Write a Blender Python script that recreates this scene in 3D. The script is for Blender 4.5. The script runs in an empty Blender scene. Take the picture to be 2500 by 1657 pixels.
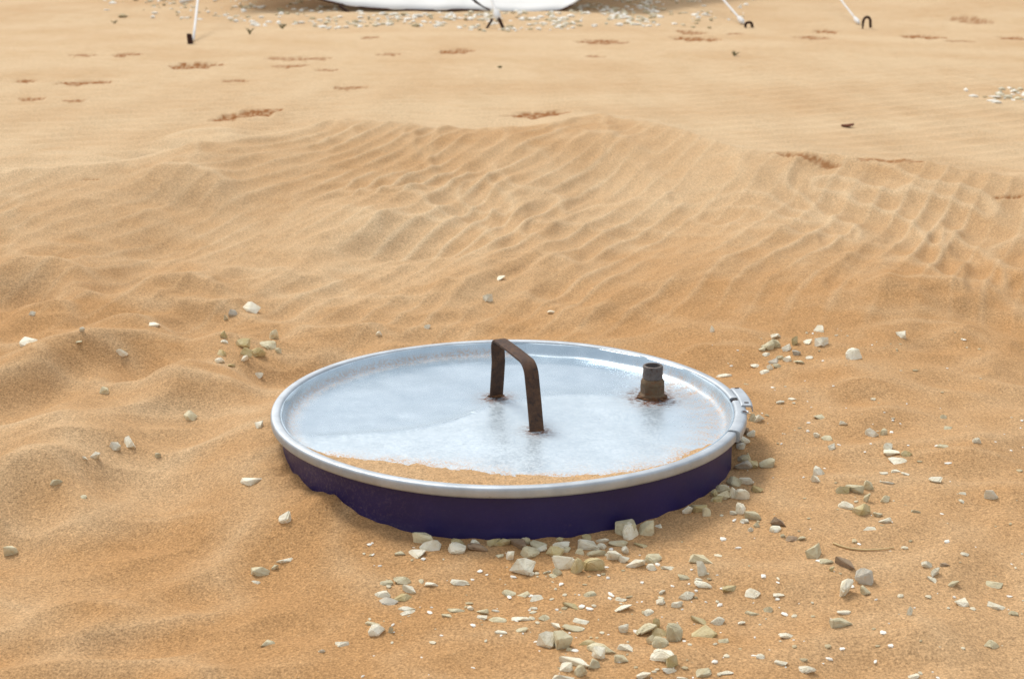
import bpy, bmesh, math, random
import numpy as np
from mathutils import Vector

# ------------------------------------------------------------------ camera, sky, sun, exposure
scn = bpy.context.scene
C = scn.collection
FPX, CX, CY = 3472.0, 1250.0, 828.5           # focal length in photo pixels, photo centre
CAM = np.array([0.006, -1.75, 0.57]); PITCH = math.radians(15.54)
cd = bpy.data.cameras.new('camera'); cam = bpy.data.objects.new('camera', cd); C.objects.link(cam)
cam.location = CAM; cam.rotation_euler = (math.pi/2 - PITCH, 0, 0)
cd.sensor_width = 36; cd.lens = 50; cd.clip_start = 0.02; cd.clip_end = 3000
cd.dof.use_dof = True; cd.dof.focus_distance = 1.72; cd.dof.aperture_fstop = 14
scn.camera = cam

SUN_EL, SUN_AZ = math.radians(53), math.radians(-36)      # azimuth from +Y towards +X
w = bpy.data.worlds.new('World'); scn.world = w; w.use_nodes = True
wn = w.node_tree.nodes; wl = w.node_tree.links
sky = wn.new('ShaderNodeTexSky'); sky.sky_type = 'NISHITA'; sky.sun_disc = False
sky.sun_elevation = SUN_EL; sky.sun_rotation = SUN_AZ
sky.air_density = 1.0; sky.dust_density = 6.0; sky.ozone_density = 1.0; sky.altitude = 300
ov = wn.new('ShaderNodeMix'); ov.data_type = 'RGBA'          # even veil of high cloud over the clear sky
ov.inputs[0].default_value = .62; ov.inputs[7].default_value = (7.2, 7.3, 7.25, 1)
wl.new(sky.outputs[0], ov.inputs[6]); wl.new(ov.outputs[2], wn['Background'].inputs[0]); wn['Background'].inputs[1].default_value = 0.105
sd = bpy.data.lights.new('sun', 'SUN'); sd.energy = 1.5; sd.angle = math.radians(16); sd.color = (1, 0.95, 0.87)
sun = bpy.data.objects.new('sun', sd); C.objects.link(sun)
dirv = Vector((math.sin(SUN_AZ)*math.cos(SUN_EL), math.cos(SUN_AZ)*math.cos(SUN_EL), math.sin(SUN_EL)))
sun.rotation_euler = dirv.to_track_quat('Z', 'Y').to_euler(); sun.location = (0, 0, 5)
vs = scn.view_settings; vs.view_transform = 'Standard'; vs.look = 'None'; vs.gamma = 1; vs.use_curve_mapping = False
vs.exposure = 0.42

# ------------------------------------------------------------------ helpers
K = 2500/2366.0
def ray(px, py):
    """direction of the view ray through photo pixel(s)"""
    px = np.asarray(px, float); py = np.asarray(py, float)
    a = (px-CX)/FPX; b = -(py-CY)/FPX
    cp, sp = math.cos(PITCH), math.sin(PITCH)
    return np.stack([a, cp + b*sp, -sp + b*cp], -1)
def at_z(px, py, z):
    d = ray(px, py); t = (z-CAM[2])/d[..., 2]; return CAM + d*t[..., None]
def at_y(px, py, y):
    d = ray(px, py); t = (y-CAM[1])/d[..., 1]; return CAM + d*t[..., None]

def tag(o, label=None, cat=None, group=None, kind=None):
    if label: o['label'] = label
    if cat: o['category'] = cat
    if group: o['group'] = group
    if kind: o['kind'] = kind
    return o
def empty(name, loc=(0, 0, 0)):
    o = bpy.data.objects.new(name, None); C.objects.link(o); o.location = loc; o.empty_display_size = .05; return o
def link(name, me, mat, parent=None, smooth=True):
    me.materials.clear(); me.materials.append(mat)
    if smooth: me.polygons.foreach_set('use_smooth', [True]*len(me.polygons))
    o = bpy.data.objects.new(name, me); C.objects.link(o); o.parent = parent
    return o
def mesh(name, verts, faces):
    me = bpy.data.meshes.new(name); me.from_pydata([tuple(map(float, v)) for v in verts], [], faces); me.update(); return me
def bmesh_mesh(name, bm):
    bmesh.ops.recalc_face_normals(bm, faces=bm.faces)
    me = bpy.data.meshes.new(name); bm.to_mesh(me); bm.free(); return me
def sharp(o, deg=35):
    bm = bmesh.new(); bm.from_mesh(o.data)
    for e in bm.edges:
        if len(e.link_faces) == 2 and e.calc_face_angle(0) > math.radians(deg): e.smooth = False
    bm.to_mesh(o.data); bm.free()
def sweep(pts, rad, n=8, prof=None):
    """tube along points; rad a number or list"""
    P = [Vector(p) for p in pts]; V = []; F = []
    up = Vector((0, 0, 1))
    for i, p in enumerate(P):
        t = (P[min(i+1, len(P)-1)] - P[max(i-1, 0)]).normalized()
        a = t.cross(up)
        if a.length < 1e-3: a = t.cross(Vector((1, 0, 0)))
        a.normalize(); b = t.cross(a)
        r = rad[i] if hasattr(rad, '__len__') else rad
        for k in range(n):
            q = 2*math.pi*k/n
            V.append(p + a*math.cos(q)*r + b*math.sin(q)*r)
    for i in range(len(P)-1):
        for k in range(n):
            F.append((i*n+k, i*n+(k+1) % n, (i+1)*n+(k+1) % n, (i+1)*n+k))
    F.append(tuple(range(n))[::-1]); F.append(tuple(range((len(P)-1)*n, len(P)*n)))
    return V, F
def lathe(prof, n=128, a0=0, a1=2*math.pi, closed_prof=False, caps=False):
    full = abs(a1-a0-2*math.pi) < 1e-6
    m = len(prof); V = []; F = []; steps = n if full else n+1
    for i in range(steps):
        a = a0 + (a1-a0)*i/n
        for r, z in prof: V.append((r*math.cos(a), r*math.sin(a), z))
    for i in range(n):
        j = (i+1) % steps
        for k in range(m if closed_prof else m-1):
            l = (k+1) % m
            F.append((i*m+k, j*m+k, j*m+l, i*m+l))
    if caps and not full and closed_prof:
        F.append(tuple(range(m))); F.append(tuple(range((steps-1)*m, steps*m))[::-1])
    return V, F

rng = np.random.RandomState(7)
_perm = rng.permutation(512); _perm = np.concatenate([_perm, _perm])
_g = rng.uniform(0, 2*math.pi, 1024); _gx, _gy = np.cos(_g), np.sin(_g)
def perlin(x, y, seed=0):
    x = np.asarray(x, float) + seed*17.31; y = np.asarray(y, float) + seed*9.73
    xi = np.floor(x).astype(int); yi = np.floor(y).astype(int); xf = x-xi; yf = y-yi
    u = xf*xf*xf*(xf*(xf*6-15)+10); v = yf*yf*yf*(yf*(yf*6-15)+10)
    def g(ix, iy, dx, dy):
        h = _perm[(_perm[ix & 511] + iy) & 511]; return _gx[h]*dx + _gy[h]*dy
    a = g(xi, yi, xf, yf); b = g(xi+1, yi, xf-1, yf); c = g(xi, yi+1, xf, yf-1); d = g(xi+1, yi+1, xf-1, yf-1)
    return ((a+(b-a)*u) + ((c+(d-c)*u) - (a+(b-a)*u))*v)*1.5
def sstep(a, b, x):
    t = np.clip((x-a)/(b-a), 0, 1); return t*t*(3-2*t)

# ------------------------------------------------------------------ node material helpers
def new_mat(name):
    m = bpy.data.materials.new(name); m.use_nodes = True
    nt = m.node_tree; return m, nt, nt.nodes['Principled BSDF']
def nd(nt, typ, **kw):
    n = nt.nodes.new(typ)
    for k, v in kw.items():
        if k.startswith('i_'): n.inputs[k[2:]].default_value = v
        else: setattr(n, k, v)
    return n
def noise(nt, scale, detail=3, rough=.55, vec=None, dist=0):
    n = nd(nt, 'ShaderNodeTexNoise', i_Scale=scale, i_Detail=detail, i_Roughness=rough, i_Distortion=dist)
    if vec is not None: nt.links.new(vec, n.inputs['Vector'])
    return n.outputs['Fac']
def ramp(nt, src, stops):
    r = nt.nodes.new('ShaderNodeValToRGB'); nt.links.new(src, r.inputs[0])
    el = r.color_ramp.elements
    while len(el) < len(stops): el.new(0.5)
    for e, (p, c) in zip(el, stops):
        e.position = p; e.color = (c, c, c, 1) if not hasattr(c, '__len__') else (*c, 1)
    return r.outputs[0]
def mixc(nt, fac, a, b, blend='MIX'):
    m = nd(nt, 'ShaderNodeMix', data_type='RGBA', blend_type=blend)
    for s, v in ((0, fac), (6, a), (7, b)):
        if isinstance(v, bpy.types.NodeSocket): nt.links.new(v, m.inputs[s])
        elif s == 0: m.inputs[0].default_value = v
        else: m.inputs[s].default_value = (*v, 1)
    return m.outputs[2]
def math_n(nt, op, a, b=0.0, clamp=False):
    m = nd(nt, 'ShaderNodeMath', operation=op, use_clamp=clamp)
    for s, v in ((0, a), (1, b)):
        if isinstance(v, bpy.types.NodeSocket): nt.links.new(v, m.inputs[s])
        else: m.inputs[s].default_value = v
    return m.outputs[0]
def attr(nt, name):
    return nd(nt, 'ShaderNodeAttribute', attribute_name=name).outputs['Fac']
def objco(nt): return nt.nodes.new('ShaderNodeTexCoord').outputs['Object']
def bump(nt, bsdf, h, strength=.5, dist=.01, prev=None):
    b = nd(nt, 'ShaderNodeBump', i_Strength=strength, i_Distance=dist)
    nt.links.new(h, b.inputs['Height'])
    if prev is not None: nt.links.new(prev, b.inputs['Normal'])
    nt.links.new(b.outputs[0], bsdf.inputs['Normal']); return b.outputs[0]

# ------------------------------------------------------------------ materials
ORANGE = (0.455, 0.260, 0.114); PALE = (0.610, 0.450, 0.275); DAMP = (0.270, 0.108, 0.030)
def mat_sand():
    m, nt, b = new_mat('sand'); L = nt.links; co = objco(nt)
    pale = attr(nt, 'pale'); dis = attr(nt, 'damp')
    blot = ramp(nt, noise(nt, 9, 4, .6, co), [(.3, 0.0), (.7, 1.0)])
    f = math_n(nt, 'ADD', pale, math_n(nt, 'MULTIPLY', math_n(nt, 'SUBTRACT', blot, .5), .28), True)
    c = mixc(nt, f, ORANGE, PALE)
    # grains: a few millimetres and below, light and dark ones
    g1 = ramp(nt, noise(nt, 400, 3, .8, co), [(.30, .52), (.5, 1.0), (.70, 1.45)])
    g2 = ramp(nt, noise(nt, 190, 3, .7, co), [(.3, .84), (.7, 1.15)])
    c = mixc(nt, 1.0, c, g1, 'MULTIPLY'); c = mixc(nt, 1.0, c, g2, 'MULTIPLY')
    vor = nd(nt, 'ShaderNodeTexVoronoi', i_Scale=260.0); L.new(co, vor.inputs['Vector'])
    spk = ramp(nt, vor.outputs['Distance'], [(.10, 1.0), (.2, 0.0)])
    sepc = nd(nt, 'ShaderNodeSeparateColor'); L.new(vor.outputs['Color'], sepc.inputs[0])
    dark = math_n(nt, 'MULTIPLY', spk, ramp(nt, sepc.outputs[0], [(.80, 0.0), (.86, 1.0)]))
    lite = math_n(nt, 'MULTIPLY', spk, ramp(nt, sepc.outputs[1], [(.84, 0.0), (.9, 1.0)]))
    c = mixc(nt, math_n(nt, 'MULTIPLY', dark, .55), c, (.17, .075, .03))
    c = mixc(nt, math_n(nt, 'MULTIPLY', lite, .5), c, (.70, .56, .36))
    c = mixc(nt, dis, c, DAMP)
    L.new(c, b.inputs['Base Color']); b.inputs['Roughness'].default_value = .95
    b.inputs['Specular IOR Level'].default_value = .12
    p = bump(nt, b, noise(nt, 420, 3, .75, co), .55, .0022)
    bump(nt, b, noise(nt, 45, 4, .6, co), .35, .006, p)
    return m
def mat_stone(name, col, col2):
    m, nt, b = new_mat(name); L = nt.links; co = objco(nt)
    oi = nt.nodes.new('ShaderNodeObjectInfo')
    va = nd(nt, 'ShaderNodeVectorMath', operation='ADD'); L.new(co, va.inputs[0]); L.new(oi.outputs['Location'], va.inputs[1])
    v = va.outputs[0]
    c = mixc(nt, ramp(nt, noise(nt, 1.6, 4, .65, v), [(.36, 0.0), (.64, 1.0)]), col, col2)
    c = mixc(nt, math_n(nt, 'MULTIPLY', ramp(nt, noise(nt, 3.5, 5, .7, v), [(.52, 0.0), (.7, 1.0)]), .32), c, (.48, .28, .12))
    val = nd(nt, 'ShaderNodeHueSaturation'); L.new(c, val.inputs['Color'])
    mr = nd(nt, 'ShaderNodeMapRange'); mr.inputs['To Min'].default_value = .86; mr.inputs['To Max'].default_value = 1.10
    L.new(oi.outputs['Random'], mr.inputs[0]); L.new(mr.outputs[0], val.inputs['Value'])
    L.new(val.outputs[0], b.inputs['Base Color']); b.inputs['Roughness'].default_value = .9
    b.inputs['Specular IOR Level'].default_value = .2
    p = bump(nt, b, noise(nt, 4, 6, .7, co), .6, .004)
    bump(nt, b, noise(nt, 18, 4, .7, co), .5, .0012, p)
    return m
M = {}
M['sand'] = mat_sand()
M['w'] = mat_stone('stone_white', (.93, .89, .75), (.86, .80, .61))
M['c'] = mat_stone('stone_cream', (.76, .70, .50), (.64, .57, .37))
M['y'] = mat_stone('stone_ochre', (.56, .45, .21), (.68, .59, .36))
M['b'] = mat_stone('stone_brown', (.30, .20, .13), (.42, .32, .22))
M['g'] = mat_stone('stone_grey', (.52, .48, .40), (.62, .58, .48))
M['d'] = mat_stone('stone_dark', (.10, .055, .035), (.13, .07, .04))

def mat_plain(name, col, rough=.6, metal=0, nscale=40, amt=.25, bscale=60, bs=.2, bd=.002, spec=.4):
    m, nt, b = new_mat(name); co = objco(nt)
    f = ramp(nt, noise(nt, nscale, 4, .6, co), [(.3, 1-amt), (.7, 1+amt*.6)])
    nt.links.new(mixc(nt, 1.0, col, f, 'MULTIPLY'), b.inputs['Base Color'])
    b.inputs['Roughness'].default_value = rough; b.inputs['Metallic'].default_value = metal
    b.inputs['Specular IOR Level'].default_value = spec
    bump(nt, b, noise(nt, bscale, 3, .6, co), bs, bd); return m
M['canvas'] = mat_plain('white_canvas', (.80, .80, .78), .85, 0, 6, .06, 300, .2, .001, .2)
M['tent_shade'] = mat_plain('brown_tent_shade', (.075, .032, .016), .9, 0, 30, .3)  # dark brown that stands in for shade under and between the canvas
M['rope'] = mat_plain('white_rope', (.80, .80, .79), .85, 0, 90, .12, 150, .5, .004, .2)
M['iron'] = mat_plain('rusty_iron', (.050, .022, .014), .8, .2, 50, .5, 120, .5, .002)
M['wood'] = mat_plain('dark_wood', (.045, .016, .010), .85, 0, 60, .4, 80, .5, .003)
M['straw'] = mat_plain('dry_straw', (.62, .47, .24), .8, 0, 50, .2)
M['sprig'] = mat_plain('grey_green_sprig', (.20, .18, .09), .85, 0, 50, .3)
M['leaf'] = mat_plain('dry_brown_leaf', (.16, .05, .02), .8, 0, 50, .3)

def mat_galv(name, lid=False):
    """zinc-coated steel with weathering; the lid also carries dust and rust stains of its own"""
    m, nt, b = new_mat(name); L = nt.links; co = objco(nt)
    c = mixc(nt, ramp(nt, noise(nt, 30, 4, .6, co), [(.35, 0.0), (.65, 1.0)]), (.46, .57, .66) if lid else (.40, .44, .48), (.53, .64, .73) if lid else (.50, .55, .60))
    rough = ramp(nt, noise(nt, 55, 4, .65, co), [(.3, .20), (.7, .30)] if lid else [(.3, .50), (.7, .64)])
    if lid:
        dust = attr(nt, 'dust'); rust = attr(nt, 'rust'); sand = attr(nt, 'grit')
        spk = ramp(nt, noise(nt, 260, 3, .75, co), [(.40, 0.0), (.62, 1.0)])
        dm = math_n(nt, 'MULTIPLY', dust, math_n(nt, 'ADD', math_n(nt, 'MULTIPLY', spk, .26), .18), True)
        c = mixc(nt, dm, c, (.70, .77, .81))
        gn = ramp(nt, noise(nt, 330, 3, .8, co), [(.44, 0.0), (.58, 1.0)])
        gm = math_n(nt, 'MULTIPLY', sand, gn, True)
        c = mixc(nt, gm, c, (.52, .28, .11))
        rn = ramp(nt, noise(nt, 120, 4, .75, co), [(.40, 0.0), (.62, 1.0)])
        rm = math_n(nt, 'MULTIPLY', rust, math_n(nt, 'ADD', rn, .15), True)
        c = mixc(nt, rm, c, (.13, .055, .03))
        vor = nd(nt, 'ShaderNodeTexVoronoi', i_Scale=75.0); L.new(co, vor.inputs['Vector'])
        sepc = nd(nt, 'ShaderNodeSeparateColor'); L.new(vor.outputs['Color'], sepc.inputs[0])
        pit = math_n(nt, 'MULTIPLY', ramp(nt, vor.outputs['Distance'], [(.06, 1.0), (.12, 0.0)]), ramp(nt, sepc.outputs[0], [(.84, 0.0), (.88, 1.0)]))
        c = mixc(nt, math_n(nt, 'MULTIPLY', pit, attr(nt, 'pits'), True), c, (.03, .025, .03))
        tot = math_n(nt, 'ADD', math_n(nt, 'ADD', dm, gm), rm, True)
        L.new(math_n(nt, 'SUBTRACT', .72, math_n(nt, 'MULTIPLY', tot, .70), True), b.inputs['Metallic'])
        L.new(math_n(nt, 'ADD', rough, math_n(nt, 'MULTIPLY', tot, .45), True), b.inputs['Roughness'])
    else:
        spots = ramp(nt, noise(nt, 70, 5, .75, co), [(.62, 0.0), (.72, 1.0)])
        c = mixc(nt, math_n(nt, 'MULTIPLY', spots, .45), c, (.20, .17, .17))
        b.inputs['Metallic'].default_value = .85
        L.new(rough, b.inputs['Roughness'])
    L.new(c, b.inputs['Base Color'])
    p = bump(nt, b, noise(nt, 14, 3, .5, co), .25, .004)
    bump(nt, b, noise(nt, 300, 2, .6, co), .12, .0006, p)
    return m
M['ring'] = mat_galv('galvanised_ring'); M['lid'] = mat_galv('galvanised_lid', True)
def mat_drum():
    m, nt, b = new_mat('navy_drum_paint'); L = nt.links; co = objco(nt)
    c = mixc(nt, ramp(nt, noise(nt, 12, 4, .6, co), [(.35, 0.0), (.65, 1.0)]), (.015, .0095, .072), (.019, .012, .090))
    n1 = ramp(nt, noise(nt, 240, 3, .8, co), [(.50, 0.0), (.70, 1.0)])
    d = math_n(nt, 'MULTIPLY', attr(nt, 'dust'), n1, True)
    c = mixc(nt, d, c, (.20, .15, .17))
    ch = ramp(nt, noise(nt, 55, 6, .8, co), [(.64, 0.0), (.69, 1.0)])
    c = mixc(nt, math_n(nt, 'MULTIPLY', ch, .5), c, (.075, .05, .085))
    L.new(c, b.inputs['Base Color']); b.inputs['Roughness'].default_value = .42
    b.inputs['Specular IOR Level'].default_value = .4
    bump(nt, b, noise(nt, 60, 3, .6, co), .15, .002); return m
M['drum'] = mat_drum()
def mat_rust(name, c1, c2, c3, grip=.12):
    m, nt, b = new_mat(name); L = nt.links; co = objco(nt)
    c = mixc(nt, ramp(nt, noise(nt, 70, 5, .7, co), [(.36, 0.0), (.62, 1.0)]), c1, c2)
    c = mixc(nt, ramp(nt, noise(nt, 190, 4, .7, co), [(.52, 0.0), (.68, 1.0)]), c, c3)
    L.new(c, b.inputs['Base Color']); b.inputs['Roughness'].default_value = .72; b.inputs['Metallic'].default_value = grip
    b.inputs['Specular IOR Level'].default_value = .35
    bump(nt, b, noise(nt, 260, 4, .7, co), .5, .0015); return m
M['strap'] = mat_rust('rusty_strap', (.060, .034, .024), (.115, .062, .036), (.04, .026, .022), .25)
M['nipple'] = mat_rust('weathered_pipe_thread', (.15, .135, .13), (.21, .18, .165), (.10, .06, .045), .5)
M['coupling'] = mat_rust('rusty_coupling', (.13, .085, .05), (.17, .115, .065), (.16, .065, .025), .2)
M['weld'] = mat_rust('rust_weld', (.10, .045, .02), (.17, .075, .025), (.05, .028, .022), .05)

# ------------------------------------------------------------------ terrain
R_DRUM, Z_FLOOR = 0.289, -0.019
_c = [(655, 1040), (690, 1105), (722, 1131), (772, 1141), (830, 1190), (900, 1216), (1000, 1236), (1130, 1246), (1300, 1240), (1430, 1220), (1550, 1181), (1640, 1135), (1688, 1080)]
def wall_line():
    A, Z = [], []
    for x, y in _c:
        d = ray(x*K, y*K); o = CAM
        a = d[0]**2+d[1]**2; b = 2*(o[0]*d[0]+o[1]*d[1]); c = o[0]**2+o[1]**2-R_DRUM**2
        q = b*b-4*a*c
        t = (-b-math.sqrt(max(q, 0)))/(2*a); p = o+d*t
        A.append(math.atan2(p[1], p[0]) % (2*math.pi)); Z.append(p[2])
    i = np.argsort(A); return np.array(A)[i], np.array(Z)[i]
WA, WZ = wall_line()
WA = np.concatenate([[WA[-1]-2*math.pi], [0.45, 1.57, 2.7], WA, [2*math.pi+.45]])
WZ = np.concatenate([[WZ[-1]], [-.036, -.030, -.030], WZ, [-.036]])
_o = np.argsort(WA); WA, WZ = WA[_o], WZ[_o]

CREST = np.array([(0, 398), (250, 382), (480, 347), (640, 312), (760, 292), (1000, 299), (1200, 303), (1380, 280), (1560, 312), (1700, 350), (1850, 360), (2100, 378), (2366, 410)], float)*K
CH = 0.075
_cw = at_z(CREST[:, 0], CREST[:, 1], CH)
CXs, CYs = _cw[:, 0], _cw[:, 1]
# scoured little faces seen in the photo: centre x, centre y, width, height (photo pixels), strength
FACES = [(110, 700, 230, 56, 1.2), (444, 722, 210, 62, .9), (835, 800, 250, 64, .9), (125, 788, 130, 80, .8), (331, 822, 200, 80, .9),
 (236, 864, 190, 70, .9), (38, 895, 170, 80, .8), (513, 906, 190, 90, .8), (456, 1012, 320, 130, .8), (95, 1156, 260, 130, 1.0),
 (400, 1194, 270, 70, .6), (228, 1403, 230, 90, .5), (114, 1572, 240, 40, .8), (475, 1592, 250, 50, .7), (704, 1536, 150, 40, .6),
 (1752, 848, 190, 50, .6), (2110, 940, 150, 44, .8), (2170, 1008, 190, 50, .6), (2323, 1115, 270, 60, .7), (1904, 1155, 220, 60, .6),
 (1923, 1371, 220, 60, .5), (2170, 1504, 270, 70, .5), (502, 397, 170, 50, 1.0), (460, 535, 190, 40, .9), (1004, 585, 250, 44, .9), (158, 455, 190, 50, .5),
 (1461, 462, 130, 60, .6), (1355, 672, 110, 60, .5), (2227, 746, 240, 56, .6), (2254, 808, 220, 50, .6), (1050, 702, 220, 36, .6), (924, 418, 200, 60, .4), (1560, 560, 160, 60, .4), (1850, 640, 180, 70, .4)]
FW = []
for fx, fy, fw, fh, fs in FACES:
    p0 = at_z(fx, fy+fh/2, -.04); p1 = at_z(fx, fy-fh/2, -.03); r = np.linalg.norm(p1-CAM)
    L_ = max(min(p1[1]-p0[1], .35), .04); FW.append((p1[0], p1[1], fw/2*r/FPX*1.15, L_, min(.23*L_, .034)*fs))
# small hoof and foot marks: centre, width, height in shown pixels, depth
MARKS = [(575, 263, 135, 32, 1), (1245, 266, 165, 22, 1), (1860, 358, 190, 26, 1), (450, 153, 120, 12, 1.3), (195, 192, 110, 10, 1), (62, 187, 40, 8, .9), (75, 228, 55, 6, .6), (170, 230, 50, 5, .5),
 (190, 129, 55, 6, .7), (290, 128, 60, 7, .8), (685, 135, 160, 8, .7), (672, 154, 70, 9, .6), (755, 165, 60, 6, .6), (810, 205, 75, 20, .7), (898, 125, 55, 8, .7), (1055, 120, 80, 14, .9), (857, 87, 48, 6, .6),
 (1390, 98, 110, 12, .9), (1610, 90, 110, 22, 1.1), (1595, 76, 70, 8, .8), (1880, 88, 90, 8, .8), (1907, 74, 50, 9, .9), (2135, 86, 85, 10, 1.1), (2215, 95, 60, 5, .6), (2340, 90, 60, 9, .8), (2240, 48, 80, 12, .5),
 (2335, 455, 80, 42, .7), (210, 415, 42, 14, .8), (1380, 131, 60, 4, .5), (2060, 372, 140, 12, .6), (1700, 80, 40, 6, .5), (540, 190, 60, 5, .4)]
MW = []
TILT = {(1860, 358): 22, (575, 263): -14, (2060, 372): 8, (1055, 120): -4}

CR = {}
def base_height(x, y):
    x = np.asarray(x, float); y = np.asarray(y, float)
    r = np.hypot(x, y); d = np.hypot(x-CAM[0], y-CAM[1])
    # broad shape: low in front, a drift rising behind the drum to a crest, then a flat plain, then the tent's rise
    yc = np.interp(x, CXs, CYs)
    front = -.062 - .02*sstep(.1, -.6, y) + .028*perlin(x*1.1, y*1.1, 3)
    t = np.clip((y-.15)/np.maximum(yc-.15, .2), 0, 1)
    pk = .020*np.exp(-((x-.30)/.30)**2) + .010*np.exp(-((x+.62)/.25)**2)
    face = front + (CH+pk-front)*(t**1.7)
    plain = -.02 + .012*perlin(x*.5, y*.5, 5) + .03*perlin(x*.13, y*.13, 6)
    bk = np.maximum(y-yc, 0)
    back = plain + (CH+pk-plain)*np.exp(-(bk/.7)**1.05)
    z = np.where(y < yc, face, back)
    z = z + .12*sstep(8.2, 11.5, y) + .25*sstep(11, 22, y) + .10*sstep(2.2, 4.5, x)*sstep(8, 12, y)
    z = z + 2.5*sstep(22, 90, y)*(.5+.5*perlin(x*.02, y*.02, 8)) + .3*sstep(8, 40, np.abs(x))*perlin(x*.06, y*.06, 9)
    # scalloped hollows near the drum, with sharp rims
    near = sstep(1.5, .45, y)
    wx = x + .05*perlin(x*3, y*3, 11); wy = y + .05*perlin(x*3, y*3, 12)
    rid = 1-np.abs(perlin(wx*4.0, wy*4.9, 1))*1.6
    rid2 = 1-np.abs(perlin(wx*7.5, wy*8.0, 2))*1.6
    side = .45 + .55*sstep(.15, -.45, x) + .15*sstep(.4, .8, x)
    z = z + near*side*(.015*(rid-.5) + .0115*(rid2-.5))
    z = z + near*.004*perlin(x*14, y*14, 13)
    # wind ripples on the drift's face, running away from the camera to the right
    mid = sstep(.35, .9, y)*sstep(.35, -.15, y-yc)
    # heading wanders from place to place, crests fork and die out
    wx2 = x + .16*perlin(x*2.1, y*1.3, 21) + .05*perlin(x*6, y*4, 22); wy2 = y + .22*perlin(x*1.6, y*1.1, 27) + .06*perlin(x*5, y*4, 28)
    a = math.radians(-26)
    u_ = wx2*math.cos(a)+wy2*math.sin(a); v_ = -wx2*math.sin(a)+wy2*math.cos(a)
    r1 = 1-np.abs(perlin(u_*13, v_*2.6, 23))*2.0          # long braided crests
    r2 = 1-np.abs(perlin(u_*24, v_*6.0, 24))*2.0
    r3 = 1-np.abs(perlin(wx2*7.5, wy2*4.5, 29))*2.0       # netted dimples
    amp = np.clip(.75+1.0*perlin(x*1.4, y*1.0, 25), .4, 1.3); amp2 = np.clip(.5-1.1*perlin(x*1.3, y*1.0, 30), .10, 1.1)
    ph = (x*math.cos(a)+y*math.sin(a))*2*math.pi/.058 + 4.6*perlin(x*1.5, y*1.0, 34) + 2.2*perlin(x*4.2, y*2.6, 35)
    rp = 1-np.abs(np.sin(ph/2)); rp = rp*(.55+.45*np.clip(.5+1.3*perlin(u_*8, v_*3, 36), 0, 1))
    z = z + 1.15*mid*(amp*(.0075*(rp-.3) + .0035*(r1-.4) + .0022*(r2-.4)) + amp2*.0095*(r3-.4))
    r1 = rp
    rb = 1-np.abs(perlin((x*.91-y*.42)*2.4, (x*.42+y*.91)*1.1, 26))*1.7
    z = z + mid*.020*(rb-.4)
    CR['m'] = mid*np.clip(amp*np.clip(r1*2.2-1.0, 0, 1) + amp2*np.clip(r3*2.2-1.2, 0, 1)*.8, 0, 1) + near*side*.75*np.clip(rid*2.5-1.6, 0, 1)
    # low transverse ripples on the plain
    pl = sstep(0, .5, y-yc)
    b_ = math.radians(-52)
    ph = (x*math.cos(b_)+y*math.sin(b_))*2*math.pi/.13 + 1.6*perlin(x*.9, y*.7, 31)
    amp = .5+.5*sstep(-.3, 1.2, x) + .3*perlin(x*.7, y*.5, 32)
    z = z + pl*.0085*np.clip(amp, .15, 1.2)*(1-np.abs(np.sin(ph/2))-.36)*sstep(14, 7, y)
    ph = (x*.25-y*.97)*2*math.pi/.16 + 1.6*perlin(x*.6, y*.9, 33)
    z = z + pl*.0045*(.4+.6*sstep(.6, -.6, x))*np.sin(ph)*sstep(16, 9, y)
    # hand-placed scoured faces
    fc = np.zeros_like(z)
    for cx, cy, hw, L_, A in FW:
        dx = (x-cx)/hw
        msk = np.abs(dx) < 2
        if not msk.any(): continue
        yy = cy - .35*L_*dx*dx
        s = (y-yy)/L_
        g = np.where(s < 0, np.clip(1+s, 0, 1)**1.3, np.exp(-np.clip(s, 0, 50)/1.3))
        g = g - .55*np.exp(-((s+1.15)/.45)**2)
        z = z + np.where(msk, A*g*np.exp(-(dx*dx)**1.5), 0)
        fc = np.maximum(fc, np.where(msk, min(A/.02, 1)*np.exp(-((s-.12)/.16)**2)*np.exp(-(dx*dx)**1.5), 0))
    CR['m'] = np.maximum(CR['m'], .8*fc)
    return z
def drum_blend(x, y, z):
    r = np.hypot(x, y); th = np.arctan2(y, x) % (2*math.pi)
    zw = np.interp(th, WA, WZ)
    k = sstep(R_DRUM, R_DRUM+.17, r)
    rag = .0055*perlin(x*38, y*38, 41)*sstep(.06, 0, r-R_DRUM) * (.4+.6*sstep(-.05, -.25, x))
    return np.where(r < .5, zw*(1-k) + z*k, z) + np.where(r < .4, rag, 0)
def height(x, y):
    x = np.asarray(x, float); y = np.asarray(y, float)
    z = drum_blend(x, y, base_height(x, y)); damp = np.zeros_like(z)
    for i, (cx, cy, hw, hl, dep, a) in enumerate(MW):
        m = (np.abs(x-cx) < hw*2.5) & (np.abs(y-cy) < hl*2.5)
        if not m.any(): continue
        xx, yy = x[m], y[m]
        s = 1.0/max(hw*.35, .012)
        wob = perlin(xx*s*.9, yy*s*.7, 50+i)
        q = ((xx-cx)/hw)**2 + ((yy-cy-a*(xx-cx))/hl)**2
        inside = sstep(1.15, .55, q + .75*wob)
        clod = perlin(xx*s*1.7, yy*s*1.7, 90+i)
        z[m] += dep*(-.010*inside + .006*inside*np.abs(clod)*1.5 + .003*sstep(.9, 1.25, q+.5*wob)*sstep(2.0, 1.3, q))
        damp[m] = np.maximum(damp[m], np.clip(inside*(.25+2.2*np.abs(clod)), 0, 1)*min(max(dep, .7)+.1, 1))
    return z, damp
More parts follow.
